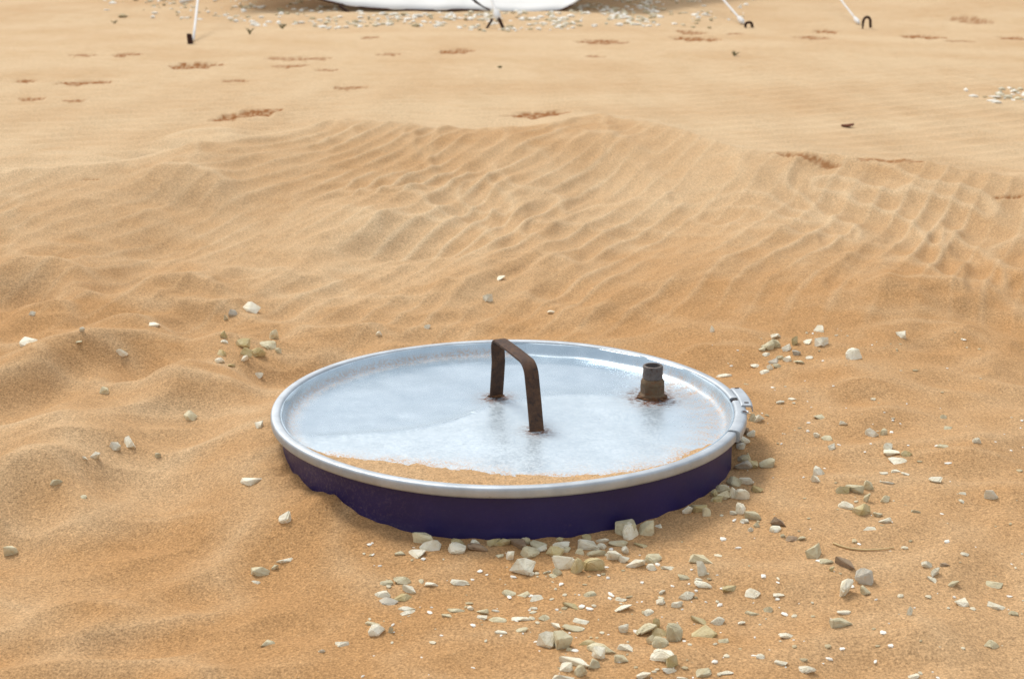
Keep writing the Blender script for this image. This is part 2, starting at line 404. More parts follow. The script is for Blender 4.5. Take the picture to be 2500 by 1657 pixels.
def hit(px, py):
    """first hit of photo-pixel rays with the terrain"""
    d = ray(np.atleast_1d(px), np.atleast_1d(py)); d = d/np.linalg.norm(d[:, :2], axis=1)[:, None]
    ts = np.concatenate([np.arange(.6, 3.2, .003), np.arange(3.2, 7, .012), np.arange(7, 22, .04)])
    out = []
    for v in d:
        P = CAM + ts[:, None]*v
        z, _ = height(P[:, 0].copy(), P[:, 1].copy())
        k = np.argmax(P[:, 2] < z)
        if k == 0: k = len(ts)-1
        a0 = P[k-1, 2]-z[k-1]; a1 = P[k, 2]-z[k]; u = a0/(a0-a1) if a0 != a1 else 0
        out.append(P[k-1] + (P[k]-P[k-1])*u)
    return np.array(out)

_mp = np.array([(m[0]*K, m[1]*K) for m in MARKS]); _mh = hit(_mp[:, 0], _mp[:, 1])
_mw = []
for (mx, my, mw, mh, ms), p in zip(MARKS, _mh):
    r = np.linalg.norm(p-CAM); hw = mw*K/2*r/FPX; hl = max(mh*K/2*r*r/(.56*FPX), hw*.35)
    hl = min(hl, hw*1.7)
    if my > 300: hl = min(hl, hw*.24); ms *= .6
    q0, q1 = at_z(np.array([mx-mw/2, mx+mw/2])*K, np.array([my, my+TILT.get((mx, my), 0)])*K, p[2])
    _mw.append((p[0], p[1], hw*1.0, hl*1.1, ms, (q1[1]-q0[1])/(q1[0]-q0[0])))
MW = _mw

def build_ground():
    # rows run away from the camera, closer together near it; columns widen with distance
    fpx = FPX*1024/2500.
    ys = []; d = .62
    while d < 30:
        ys.append(d); d += max(.0026, min(.8*d*d/(.6*fpx), .35)) if d > 1.05 else .02
    while d < 900: ys.append(d); d *= 1.10
    ys = np.array([-1.5, -.6, 0, .35] + ys)             # distance from camera foot
    u = np.linspace(-1, 1, 760)
    ext = np.array([1.03, 1.08, 1.2, 1.5, 2, 3, 5, 9, 16])
    u = np.concatenate([-ext[::-1], u, ext])
    W = .46*np.maximum(ys, .62)
    X = CAM[0] + u[None, :]*W[:, None]; Y = np.broadcast_to((CAM[1]+ys)[:, None], X.shape)
    X = X.ravel().copy(); Y = Y.ravel().copy()
    Z, damp = height(X, Y)
    r = np.hypot(X, Y)
    Z = np.where(r < R_DRUM-.006, np.minimum(Z, -.12), Z)
    yc = np.interp(X, CXs, CYs)
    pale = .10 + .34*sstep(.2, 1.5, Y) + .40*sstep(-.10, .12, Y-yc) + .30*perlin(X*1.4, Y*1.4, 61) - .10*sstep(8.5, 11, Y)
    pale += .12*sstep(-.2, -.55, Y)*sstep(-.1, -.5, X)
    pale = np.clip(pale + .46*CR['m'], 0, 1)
    n, m = len(ys), len(u)
    idx = np.arange(n*m).reshape(n, m)
    F = np.stack([idx[:-1, :-1], idx[:-1, 1:], idx[1:, 1:], idx[1:, :-1]], -1).reshape(-1, 4)
    me = bpy.data.meshes.new('sand_ground')
    me.vertices.add(n*m); me.vertices.foreach_set('co', np.stack([X, Y, Z], -1).ravel())
    me.loops.add(F.size); me.loops.foreach_set('vertex_index', F.ravel())
    me.polygons.add(len(F)); me.polygons.foreach_set('loop_start', np.arange(0, F.size, 4)); me.polygons.foreach_set('loop_total', np.full(len(F), 4))
    me.update(calc_edges=True)
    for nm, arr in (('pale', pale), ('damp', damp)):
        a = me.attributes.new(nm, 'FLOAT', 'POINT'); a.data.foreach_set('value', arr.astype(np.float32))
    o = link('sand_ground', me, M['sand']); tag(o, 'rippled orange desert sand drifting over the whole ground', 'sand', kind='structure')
    return o
build_ground()

# ------------------------------------------------------------------ drum, lid, clamp ring
drum = empty('steel_drum', (0, 0, -.13))
tag(drum, 'navy blue steel drum buried in sand, closed with a galvanised lid', 'drum')
def part(name, V, F, mat, parent=drum, off=(0, 0, .13), smooth=True, deg=35):
    V = [(v[0]+off[0], v[1]+off[1], v[2]+off[2]) for v in V]
    o = link(name, mesh(name, V, F), mat, parent, smooth)
    bm = bmesh.new(); bm.from_mesh(o.data); bmesh.ops.recalc_face_normals(bm, faces=bm.faces)
    for e in bm.edges:
        if len(e.link_faces) == 2 and e.calc_face_angle(0) > math.radians(deg): e.smooth = False
    bm.to_mesh(o.data); bm.free(); return o
V, F = lathe([(.286, -.30), (.289, -.299), (.289, -.13), (.2885, -.11), (.289, -.09), (.2892, -.078), (.2905, -.074), (.2905, -.070), (.2892, -.066), (.289, -.05), (.2892, -.013), (.287, -.012), (.287, -.30)], 220)
body = part('body', V, F, M['drum'])
a = body.data.attributes.new('dust', 'FLOAT', 'POINT')
vals = []
for v in body.data.vertices:
    th = math.degrees(math.atan2(v.co.y, v.co.x)); z = v.co.z-.13
    d = max(0, min(1, (-105-th)/40)) if th < 0 else 1
    vals.append(.03 + .6*d*(.6+.4*max(0, min(1, (-z-.02)/.05))))
a.data.foreach_set('value', vals)

RP = []          # clamp ring cross-section: rounded, leaning slightly outwards
for k in range(28):
    q = 2*math.pi*k/28
    cx_, cz_ = math.cos(q), math.sin(q)
    RP.append((.2962 + .0064*math.copysign(abs(cx_)**.55, cx_), -.0068 + .0066*math.copysign(abs(cz_)**.55, cz_)))
A0, A1 = math.radians(3.2), math.radians(360-23)
V, F = lathe(RP, 240, A0, A1, True, True)
V = [(x*(1+.0006*math.sin(9*math.atan2(y, x))), y, z + .0006*math.sin(5*math.atan2(y, x)+1)) for x, y, z in V]
ring = part('clamp_ring', V, F, M['ring'])
SP = [(.2985 + 1.28*(r-.2965), -.0068 + 1.16*(z+.0068)) for r, z in RP]
V, F = lathe(SP, 24, math.radians(-22.6), math.radians(.6), True, True)
part('ring_sleeve', V, F, M['ring'], ring, (0, 0, .13))
# lever: a bent plate over the closing gap
def lever():
    bm = bmesh.new(); n = 10
    prof = [(.2990, .0005), (.2995, .0026), (.3012, .0038), (.3120, .0038), (.3142, .0022), (.3152, -.005), (.3138, -.005), (.3128, .0010), (.3010, .0012)]
    rows = []
    for i in range(n+1):
        a = math.radians(-4.2 + 13.8*i/n); k = .0012 if i in (0, n) else 0
        rows.append([bm.verts.new(((r+(.002 if r < .31 else -.0)*0)*math.cos(a), r*math.sin(a), z + .13 - k)) for r, z in prof])
    for i in range(n):
        for k in range(len(prof)):
            l = (k+1) % len(prof); bm.faces.new((rows[i][k], rows[i+1][k], rows[i+1][l], rows[i][l]))
    bm.faces.new(rows[0]); bm.faces.new(rows[-1][::-1])
    return bmesh_mesh('latch_lever', bm)
lv = link('latch_lever', lever(), M['ring'], ring); sharp(lv, 30)
def slot(a, r, l, wd, name='slot'):
    bm = bmesh.new(); bmesh.ops.create_cube(bm, size=1)
    for v in bm.verts: v.co = Vector((v.co.x*l, v.co.y*wd, v.co.z*.0016))
    for v in bm.verts:
        c, s = math.cos(a), math.sin(a); x, y = r+v.co.x, v.co.y
        v.co = Vector((x*c-y*s, x*s+y*c, v.co.z+.13+.0036))
    o = link(name, bmesh_mesh(name, bm), M['iron'], ring, False); return o
slot(math.radians(8.5), .3068, .0055, .0016); slot(math.radians(-2.9), .3068, .0055, .0016)
# dark open end of the ring beside the lever
V, F = lathe([(.291 + .0105*(0.5+.5*math.cos(q)), -.008+.0060*math.sin(q)) for q in [2*math.pi*k/12 for k in range(12)]], 8, math.radians(.7), math.radians(3.1), True, True)
part('closing_gap', V, F, M['iron'], ring)
# square-necked bolt hole on the sleeve
th = math.radians(-8.6)
V, F = lathe([(0, .0004), (.0036, .0004), (.0046, .0012), (.0050, .0012), (.0052, -.001)], 20)
part('hole_rim', V, F, M['ring'], ring, (.3030*math.cos(th), .3030*math.sin(th), .13+.0009))
V, F = lathe([(0, .0010), (.0030, .0010), (.0032, -.0006)], 6)
part('bolt', V, F, M['iron'], ring, (.3030*math.cos(th), .3030*math.sin(th), .13+.0009))

# lid: curl under the ring, sloping wall, gently buckled floor
CREASE = np.array([(735, 1006), (850, 1000), (950, 990), (1050, 965), (1150, 930), (1300, 912), (1450, 915), (1600, 930)], float)*K
_cr = at_z(CREASE[:, 0], CREASE[:, 1], Z_FLOOR)
def crease(x): return np.interp(x, _cr[:, 0], _cr[:, 1])
fitp = at_z(1592, 968, Z_FLOOR); foot1 = at_z(1212, 966, Z_FLOOR); foot2 = at_z(1310, 1052, Z_FLOOR)
def lid_floor(x, y):
    r = np.hypot(x, y); s = y-crease(x)
    z = np.where(s > 0, -.0050*(1-np.exp(-np.clip(s, 0, 9)/.035))*np.exp(-np.clip(s, 0, 9)/.09), -.0009*np.exp(np.clip(s, -9, 0)/.05))
    z = z*sstep(.30, .05, x+.0) + .0016*perlin(x*6, y*6, 71) + .0007*perlin(x*15, y*15, 72)
    z += .0030*np.exp(-(((x-.03)/.10)**2 + ((y-.21)/.035)**2)) - .0025*np.exp(-(((x+.14)/.02)**2+((y-.005)/.012)**2))*.4
    return 1.5*z*sstep(.276, .24, r)
def build_lid():
    rr = np.concatenate([np.linspace(.004, .272, 68), [.2755, .2785, .2812, .2835, .2854, .2868, .2879, .2888, .2896, .2905, .2915]])
    zz = np.concatenate([np.full(68, Z_FLOOR), [Z_FLOOR+.0003, Z_FLOOR+.0010, Z_FLOOR+.0026, Z_FLOOR+.0055, -.0088, -.0052, -.0030, -.0022, -.0022, -.0030, -.0050]])
    global LRR, LZZ
    LRR, LZZ = rr, zz
    n = 220; V = []; F = []
    for i in range(n):
        a = 2*math.pi*i/n
        for r, z in zip(rr, zz): V.append((r*math.cos(a), r*math.sin(a), z))
    V = np.array(V); V[:, 2] += lid_floor(V[:, 0], V[:, 1])
    rad = np.hypot(V[:, 0], V[:, 1]); wob = (rad > .277) & (rad < .2885)
    ang = np.arctan2(V[:, 1], V[:, 0])
    k = 1 + wob*.004*perlin(ang*7, rad*40, 73)*(1+1.5*np.exp(-((ang-1.5)/.25)**2))
    V[:, 0] *= k; V[:, 1] *= k
    m = len(rr); V = V.tolist()
    for i in range(n):
        j = (i+1) % n
        for q in range(m-1): F.append((i*m+q, j*m+q, j*m+q+1, i*m+q+1))
    V.append((0, 0, Z_FLOOR + float(lid_floor(np.array(0.), np.array(0.))))); c = len(V)-1
    for i in range(n): F.append((c, ((i+1) % n)*m, i*m))
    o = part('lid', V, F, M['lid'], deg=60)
    P = np.array([v.co[:] for v in o.data.vertices]); x, y = P[:, 0], P[:, 1]; r = np.hypot(x, y)
    s = y-crease(x)
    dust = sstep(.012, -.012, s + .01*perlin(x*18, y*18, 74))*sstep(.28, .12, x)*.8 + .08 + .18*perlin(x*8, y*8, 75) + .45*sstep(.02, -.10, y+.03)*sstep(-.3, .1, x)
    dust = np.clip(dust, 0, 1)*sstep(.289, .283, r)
    ang = np.degrees(np.arctan2(y, x))
    edge = sstep(.225, .274, r)*sstep(.284, .277, r)
    left = sstep(.260, .281, r)*sstep(.2865, .283, r)*np.clip(np.where(ang > 85, 1, np.where(ang < -150, .9, 0)), 0, 1)*.55
    st = .5+.5*np.sin(ang*2.6 + 5*perlin(x*20, y*20, 76))
    right = sstep(.212, .270, r)*sstep(.288, .284, r)*sstep(-42, -18, ang)*sstep(62, 22, ang)*(.25+.75*st)*.85
    er = np.interp(ang % 360, _ea, _er, left=.30, right=.30)
    frontg = np.clip(np.exp(-np.clip(er-r, 0, 1)/.016)*(1.0+1.1*perlin(x*30, y*30, 84)), 0, 1)*sstep(.30, .284, er)*sstep(.288, .284, r)
    grit = np.clip(np.maximum(np.maximum(left, right), frontg), 0, 1)
    rust = np.zeros(len(P))
    for p, sg, am in ((fitp, .030, 2.2), (foot1, .021, 1.7), (foot2, .018, 1.3)):
        rust = np.maximum(rust, am*np.exp(-(((x-p[0])/sg)**2+((y-p[1])/(sg*1.35))**2)))
    pits = np.clip(.22 + 1.2*np.exp(-(((x-fitp[0])/.07)**2+((y-fitp[1])/.08)**2)), 0, 1)*sstep(.27, .25, r)
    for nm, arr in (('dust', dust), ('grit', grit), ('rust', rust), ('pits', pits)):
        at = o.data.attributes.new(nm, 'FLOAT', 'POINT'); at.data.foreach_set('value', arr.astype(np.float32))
    return o
_e = np.array([(740, 1045), (800, 1060), (860, 1063), (930, 1066), (1030, 1076), (1110, 1089), (1250, 1098), (1350, 1098), (1450, 1089), (1530, 1075), (1600, 1040)], float)*K
_ew = at_z(_e[:, 0], _e[:, 1], Z_FLOOR); _ea = np.degrees(np.arctan2(_ew[:, 1], _ew[:, 0])) % 360; _er = np.hypot(_ew[:, 0], _ew[:, 1])
_i = np.argsort(_ea); _ea, _er = _ea[_i], _er[_i]
lid = build_lid()

# strap handle, bent flat bar
def handle():
    p1 = Vector(foot1); p2 = Vector(foot2); dirh = Vector((p2.x-p1.x, p2.y-p1.y, 0)); span = dirh.length; dirh.normalize()
    wd = Vector((-dirh.y, dirh.x, 0)).normalized()*.0092; t = .0022; H = .083
    # profile in (along, up); legs lean in a little, round corners
    pts = [(-.001, 0), (.004, H*.3), (.0085, H*.62)]
    a0, a1 = .006, span*.86
    for k in range(7):
        q = math.pi - (math.pi/2)*k/6; pts.append((a0+.012+.012*math.cos(q)*1.0, H-.012+.012*math.sin(q)))
    pts.append(((a0+a1)/2, H+.0006))
    for k in range(7):
        q = math.pi/2 - (math.pi/2-.22)*k/6; pts.append((a1-.018+.022*math.cos(q), H-.020+.020*math.sin(q)))
    pts += [(a1+.004+(span-a1)*.45, H*.40), (span+.001, 0)]
    V = []; F = []; n = len(pts)
    for i, (a, u) in enumerate(pts):
        pa, pb = pts[max(i-1, 0)], pts[min(i+1, n-1)]
        tx, tz = pb[0]-pa[0], pb[1]-pa[1]; l = math.hypot(tx, tz); nx, nz = -tz/l, tx/l
        for s, w_ in ((1, 1), (1, .8), (1, -.8), (1, -1), (-1, -1), (-1, -.8), (-1, .8), (-1, 1)):
            e = .6 if abs(w_) == 1 else 1
            c = p1 + dirh*(a + s*nx*t*e) + wd*w_ + Vector((0, 0, u + s*nz*t*e - .0010))
            V.append((c.x, c.y, c.z))
    for i in range(n-1):
        for k in range(8): F.append((i*8+k, i*8+(k+1) % 8, (i+1)*8+(k+1) % 8, (i+1)*8+k))
    F.append(tuple(range(8))); F.append(tuple(range((n-1)*8, n*8))[::-1])
    return V, F
V, F = handle(); part('handle', V, F, M['strap'], lid, deg=25)
tag(lid.children[0], 'rusty brown flat-bar handle welded to the lid')
for p, s in ((foot1, 1), (foot2, .9)):        # small weld beads at the feet
    bm = bmesh.new(); bmesh.ops.create_icosphere(bm, subdivisions=3, radius=1)
    for v in bm.verts:
        n_ = float(perlin(np.array(v.co.x*2.2), np.array(v.co.y*2.2+v.co.z), 77))
        v.co = Vector((p[0]+v.co.x*.0115*s*(1+.35*n_), p[1]+v.co.y*.0042*s*(1+.5*n_), p[2]+.13+v.co.z*.0022*(1+.4*n_)))
    link('weld_bead', bmesh_mesh('weld_bead', bm), M['weld'], lid)
# pipe fitting: hex-based reducing coupling and threaded nipple
fx, fy = float(fitp[0]), float(fitp[1])
def hexring(prof, n=48, hexy=()):
    V, F = lathe(prof, n, closed_prof=False); m = len(prof); out = []
    for i in range(n):
        a = 2*math.pi*i/n + .2; k = math.cos(math.pi/6)/math.cos(((a) % (math.pi/3))-math.pi/6)
        for j in range(m):
            x, y, z = V[i*m+j]; f = k if j in hexy else 1
            out.append((x*f, y*f, z))
    return out, F
V, F = hexring([(.0168, 0), (.0172, .004), (.0170, .0055), (.0163, .0065), (.0163, .0165), (.0157, .0185), (.0160, .0200), (.0158, .0225), (.0140, .0260), (.0125, .0268), (.009, .0268)], 60, (2, 3, 4))
part('coupling', V, F, M['coupling'], lid, (fx, fy, Z_FLOOR+.13-.0005), deg=28)
prof = [(.0125, .025)]
z = .0272
prof.append((.0128, z))
for k in range(8):
    prof += [(.0127, z+.0002), (.0137, z+.0011), (.0127, z+.0019)]; z += .00195
prof += [(.0127, z), (.0134, z+.0006), (.0128, z+.0014), (.0104, z+.0014), (.0100, z-.001), (.0100, .010), (.001, .010)]
V, F = lathe(prof, 56); part('threaded_nipple', V, F, M['nipple'], lid, (fx, fy, Z_FLOOR+.13), deg=70)
bm = bmesh.new(); bmesh.ops.create_icosphere(bm, subdivisions=4, radius=1)
for v in bm.verts:
    n_ = float(perlin(np.array(v.co.x*3+5), np.array(v.co.y*3+v.co.z*2), 78)); n2 = float(perlin(np.array(v.co.x*9), np.array(v.co.y*9+v.co.z*5), 79))
    f = 1+.16*n_+.10*n2
    v.co = Vector((fx+v.co.x*.0205*f, fy+v.co.y*.0200*f, Z_FLOOR+.13+v.co.z*.0058*f))
link('weld_bead', bmesh_mesh('weld_bead', bm), M['weld'], lid)

# sand blown onto the lid
def lid_drift(name, label, fn):
    nr, na = 70, 420
    rr = np.linspace(.18, .2885, nr); th = np.linspace(0, 2*math.pi, na+1)[:-1]
    Rg, Tg = np.meshgrid(rr, th, indexing='ij'); x = Rg*np.cos(Tg); y = Rg*np.sin(Tg)
    lidz = np.interp(Rg, LRR, LZZ) + lid_floor(x, y)
    h = fn(x, y, Rg, np.degrees(Tg)); z = Z_FLOOR + lid_floor(x, y) + np.clip(h, -.0006, .0175)
    h = z - lidz; z = np.maximum(z, lidz-.0005)
    idx = np.arange(nr*na).reshape(nr, na); F = []
    ok = h > -.0004
    for i in range(nr-1):
        for j in range(na):
            k = (j+1) % na
            if ok[i, j] and ok[i+1, j] and ok[i, k] and ok[i+1, k]: F.append((idx[i, j], idx[i+1, j], idx[i+1, k], idx[i, k]))
    used = sorted({v for f in F for v in f}); mp = {v: i for i, v in enumerate(used)}
    P = np.stack([x.ravel(), y.ravel(), z.ravel()], -1)[used]
    o = link(name, mesh(name, P, [tuple(mp[v] for v in f) for f in F]), M['sand'])
    for nm, val in (('pale', .42), ('damp', 0)):
        at = o.data.attributes.new(nm, 'FLOAT', 'POINT'); at.data.foreach_set('value', np.full(len(P), val, np.float32))
    tag(o, label, 'sand', kind='stuff'); return o
def fr(x, y, r, t):
    e = np.interp(t, _ea, _er, left=.30, right=.30)
    return (r-e)/np.maximum(.288-e, .012)*.0150*sstep(.30, .275, e) + (.0013*perlin(x*45, y*45, 81) + .0014*perlin(x*120, y*120, 82))*sstep(.282, .266, e) - .0003 - np.where(e > .282, 1, 0) - np.where((t < _ea[0]-2) | (t > _ea[-1]+2), 1, 0)
lid_drift('sand_drift', 'thin crescent of orange sand blown against the lid front rim', fr)
def bl(x, y, r, t):
    wdt = .009*sstep(88, 125, t)*sstep(215, 165, t)
    return (r-(.286-wdt))*.20 + .0010*perlin(x*50, y*50, 83) - .0006 - np.where((t < 86) | (t > 212), 1, 0)
lid_drift('sand_drift', 'thin line of orange sand lying along the lid left back wall', bl)

# ------------------------------------------------------------------ stones
def stone_mesh(seed):
    """broken limestone: hull of a few points, edges knocked off, faces slightly uneven"""
    rs = np.random.RandomState(seed); bm = bmesh.new()
    n = rs.randint(9, 14)
    for _ in range(n):
        v = rs.normal(size=3); v /= np.linalg.norm(v); bm.verts.new(v*rs.uniform(.82, 1.05)*np.array([1, 1, 1]))
    r = bmesh.ops.convex_hull(bm, input=bm.verts)
    bmesh.ops.delete(bm, geom=[v for v in bm.verts if not v.link_faces], context='VERTS')
    bmesh.ops.bevel(bm, geom=bm.edges[:], offset=.10, segments=2, affect='EDGES', clamp_overlap=True)
    bmesh.ops.triangulate(bm, faces=bm.faces[:])
    for v in bm.verts: v.co = Vector(np.array(v.co) + rs.normal(size=3)*.016)
    lo = np.min([v.co[:] for v in bm.verts], 0); hi = np.max([v.co[:] for v in bm.verts], 0)
    for v in bm.verts: v.co = Vector((np.array(v.co)-(lo+hi)/2)/(hi-lo))        # unit box
    me = bmesh_mesh('stone', bm); return me
SM = [stone_mesh(s) for s in range(24)]
for me in SM:
    me.polygons.foreach_set('use_smooth', [True]*len(me.polygons))
    bm = bmesh.new(); bm.from_mesh(me)
    for e in bm.edges:
        if len(e.link_faces) == 2 and e.calc_face_angle(0) > math.radians(21): e.smooth = False
    bm.to_mesh(me); bm.free()
SMC = {}
def smesh(i, col):
    if (i, col) not in SMC:
        me = SM[i].copy(); me.materials.clear(); me.materials.append(M[col]); SMC[(i, col)] = me
    return SMC[(i, col)]
ST = []
def add(x0, y0, sc, rows):
    for row in rows.replace('\n', ' ').split(';'):
        p = row.split()
        if len(p) == 5: ST.append((x0+float(p[0])/sc, y0+float(p[1])/sc, float(p[2])/sc, float(p[3])/sc, p[4]))
add(850, 1240, 2.9575, '''270 148 35 20 y;540 218 135 90 c;595 272 130 90 w;488 318 130 65 w;372 325 65 30 c;795 240 95 50 y;780 295 120 80 w;918 245 60 45 w;940 278 150 60 b;1060 250 100 60 y;1120 248 90 60 y;
1230 255 150 80 b;1268 215 75 60 c;1370 262 110 55 c;1400 298 75 45 w;1315 322 120 80 c;1168 350 50 70 w;1095 345 50 22 c;1260 430 160 120 w;1320 475 40 30 w;1520 218 50 30 y;1535 262 120 55 w;1490 320 110 80 y;
1570 300 70 40 c;1568 385 145 120 w;1655 430 75 110 y;1770 410 140 110 y;1510 460 60 60 c;1480 487 60 28 c;1430 462 50 22 c;1715 200 70 35 y;1735 265 135 80 w;1785 322 130 50 c;1670 318 60 40 c;1835 225 95 45 w;
1830 275 60 50 w;1950 250 120 50 c;2000 305 60 60 w;1920 345 100 75 w;1990 365 75 65 w;2080 400 115 65 w;2205 370 115 60 c;2190 430 60 50 w;2210 330 40 20 w;1975 130 135 110 c;2040 175 115 115 w;2155 150 110 120 c;
2240 130 50 25 w;2280 135 40 20 w;2200 212 45 20 w;2110 265 80 35 y;275 540 80 35 c;390 520 110 60 c;440 588 90 60 w;240 622 115 45 w;390 640 120 55 y;285 675 130 40 g;520 525 50 25 c;610 548 95 35 w;800 535 110 40 w;
425 725 115 30 w;435 750 110 30 w;1160 615 95 35 c;1270 622 90 35 c;1365 652 95 45 w;1750 620 85 40 c;1985 577 50 18 w;1970 660 75 18 w;1900 610 35 15 w;2265 605 40 30 w;2250 675 70 40 w;1610 705 110 35 y;
1335 722 60 22 w;1985 720 120 50 w;2175 750 85 40 w;885 722 40 30 w;770 740 110 25 c;715 775 75 20 c;970 748 75 40 c;1065 740 55 18 w;965 790 75 25 w;1070 805 125 35 c;1255 797 135 35 w;
1420 790 85 40 c;1680 820 95 20 w;1500 848 70 40 w;1625 870 140 30 c;1530 795 35 20 c;1150 848 40 18 w;1250 877 85 22 c;1330 855 45 15 w;1105 893 80 22 w;175 828 100 30 c;205 885 115 80 w;308 882 30 50 c;
1980 868 65 70 w;2155 880 135 85 c;2225 830 50 70 y;2250 900 90 60 y;2180 955 65 75 c;2260 975 115 75 c;1430 960 130 120 w;1545 965 120 130 c;1600 1020 40 25 c;1725 968 105 40 y;1830 1015 185 70 c;1805 1050 90 90 w;
2010 1005 125 55 w;1635 1105 190 75 w;1575 1145 90 70 w;1770 1125 80 70 c;1680 1180 80 90 c;1555 1220 140 45 w;1970 1085 85 60 c;2270 1070 150 95 w;2130 1205 90 50 w;2340 1110 90 90 y;2320 1165 110 40 w''')
add(1600, 1200, 2.629, '''205 120 50 60 w;278 100 95 70 y;328 135 50 60 c;245 180 35 18 w;282 190 20 35 w;395 50 70 40 y;550 115 60 75 w;625 155 95 60 c;570 190 50 30 w;500 135 40 30 w;650 215 35 35 c;610 245 30 30 w;
800 200 105 55 b;772 243 65 40 w;870 298 75 35 b;940 300 45 30 c;820 283 30 25 c;1225 92 85 50 w;1328 122 100 75 y;1355 42 30 60 c;1475 48 60 45 c;1430 148 50 35 c;1475 188 65 35 w;1380 240 75 18 w;1970 60 40 20 w;1972 10 40 18 w;
1680 125 60 20 c;1028 390 115 90 c;1097 440 80 40 c;1220 462 110 65 b;1130 495 25 35 y;1340 550 115 105 g;1228 622 100 105 w;1345 640 60 55 c;305 430 160 65 c;298 498 60 90 w;280 560 45 22 w;315 592 110 40 w;80 490 70 25 w;
185 543 70 30 c;480 618 110 40 y;628 650 80 50 w;790 658 60 30 w;200 665 95 55 w;140 720 70 40 w;725 755 50 40 c;622 778 80 30 c;400 830 80 50 w;552 840 40 25 w;285 828 110 40 y;315 905 135 70 y;128 915 100 120 c;
440 955 60 25 c;845 922 105 40 w;1210 773 80 25 w;1185 838 120 65 c;1632 770 35 55 w;1492 862 40 16 w;1745 468 60 45 w;1800 515 50 60 w;1782 565 65 30 w;1862 465 65 25 b;1912 590 60 35 c;1985 400 55 20 w;2178 595 85 35 c;
2292 610 35 16 w;1970 712 75 50 w;2200 730 100 50 w;2300 782 50 30 c;2158 980 75 45 c;675 1058 50 30 w;805 1090 80 40 w;975 1138 95 50 w;300 1155 120 55 c;455 1162 80 20 w;170 1195 70 20 w;1660 1185 60 25 w;280 990 25 22 d''')
add(1600, 780, 2.629, '''1050 62 60 40 w;775 105 60 35 w;725 172 70 55 c;765 160 60 60 c;685 190 40 25 c;850 183 70 40 w;900 140 50 60 y;975 140 55 28 w;1073 147 85 65 w;1275 228 100 75 w;1578 97 60 45 w;715 222 55 20 w;905 215 50 30 g;
800 245 50 30 c;770 265 80 30 g;855 255 60 40 w;925 270 60 24 c;990 243 40 18 w;640 290 50 25 w;735 308 35 40 w;780 297 50 30 c;707 335 60 25 w;440 358 95 28 w;365 65 25 45 w;705 457 30 22 c;690 492 35 18 w;
800 530 45 25 w;838 517 40 18 c;880 508 50 15 w;662 635 65 55 w;620 637 40 50 c;1060 625 70 30 c;1210 665 55 30 w;930 727 30 20 w;1035 740 35 35 w;1105 763 65 30 c;1140 817 60 40 w;
1390 728 75 60 w;1468 725 55 40 c;1495 815 50 45 w;1515 845 85 40 w;1612 860 60 40 y;1565 897 100 50 w;1850 625 35 25 c;1880 695 40 20 c;1910 730 30 22 w;2065 778 45 40 w;1850 812 70 20 c;570 715 70 50 b;615 735 50 40 w;
525 775 95 75 w;550 815 50 40 w;540 890 90 50 c;545 935 100 60 g;630 930 65 55 y;718 925 90 55 c;1048 978 60 55 w;1030 1025 50 45 w;510 1045 90 60 c;590 1038 80 55 w;655 1085 75 55 y;505 1120 45 80 w;555 1125 85 80 w;
430 1090 80 60 c;440 1130 90 60 c;370 1115 45 45 y;400 1150 70 40 y;1205 1095 75 50 y;1280 1085 90 65 c;1368 1065 55 65 c;1485 1040 90 25 w;1465 985 45 18 w;1550 970 70 20 w;1605 985 45 22 w;1800 1030 70 40 w;2155 1125 75 65 w''')
add(0, 640, 2.629, '''1612 298 100 65 w;1490 325 50 45 g;1452 358 30 40 c;1468 390 30 22 c;1760 470 50 75 c;1715 525 90 45 c;1655 580 85 65 y;1580 580 65 60 y;1570 618 40 35 w;1555 525 90 60 y;1425 580 60 40 y;1440 510 40 25 w;1430 465 50 50 y;
1410 630 50 40 w;1480 660 45 22 y;1785 568 35 35 c;1660 725 55 35 w;990 400 60 24 w;783 580 70 45 w;205 333 35 30 w;390 450 24 24 w;527 435 30 35 w;500 510 45 22 c;175 507 70 35 w;220 230 45 14 c;665 827 55 50 c;
1220 990 75 60 c;1660 1043 55 50 w;830 1155 85 70 w;738 1180 65 50 w;2218 545 22 14 d''')
add(0, 1080, 2.629, '''543 100 30 25 w;610 85 50 55 w;1012 82 35 35 c;360 255 65 35 c;530 347 40 20 c;1610 237 120 55 w;1705 226 30 14 w;1828 492 75 75 w;65 697 75 65 c;1825 757 90 30 w;1655 828 110 60 c;1660 868 35 18 w;1640 892 55 22 w;
1765 800 35 35 c;1715 1283 80 30 c;2195 1290 85 40 w;2065 1335 40 24 w;2165 1485 28 24 w''')
add(0, 0, 2366/2500., '1128 690 22 20 w;1155 642 22 9 w;987 755 14 10 w;876 771 13 12 w;1275 720 18 7 w')

ORD = ['leftmost', 'second from left', 'third from left', 'fourth from left', 'fifth from left', 'sixth from left', 'seventh from left', 'eighth from left', 'ninth from left', 'tenth from left', 'eleventh from left', 'twelfth from left',
       'thirteenth from left', 'fourteenth from left', 'fifteenth from left', 'sixteenth from left', 'seventeenth from left', 'eighteenth from left']
CW = dict(w='white', c='cream', y='ochre', b='brown', g='grey', d='dark')
def where(x, y):
    if y < 830 and 880 < x < 1420: return 'on the sand behind the drum'
    if x < 900 and y < 960 and x > 500: return "in the cluster behind the drum's left"
    if x < 900 and y < 1120: return 'left of the drum'
    if x < 900: return 'in the left foreground'
    if 1600 < x < 1900 and 1010 < y < 1320 and x-1600 < 330: return "against the drum's right side"
    if y < 930 and x > 1700: return "in the cluster behind the drum's right"
    if x > 1740 and y < 1260: return 'on the sand right of the drum'
    if y < 1412 and x < 1700: return "in the heap at the drum's front"
    if x > 1820: return 'in the right foreground'
    return 'in the scatter before the drum'
random.seed(3)
ST.sort(key=lambda s: -s[2]*s[3])
ST = ST[:300]
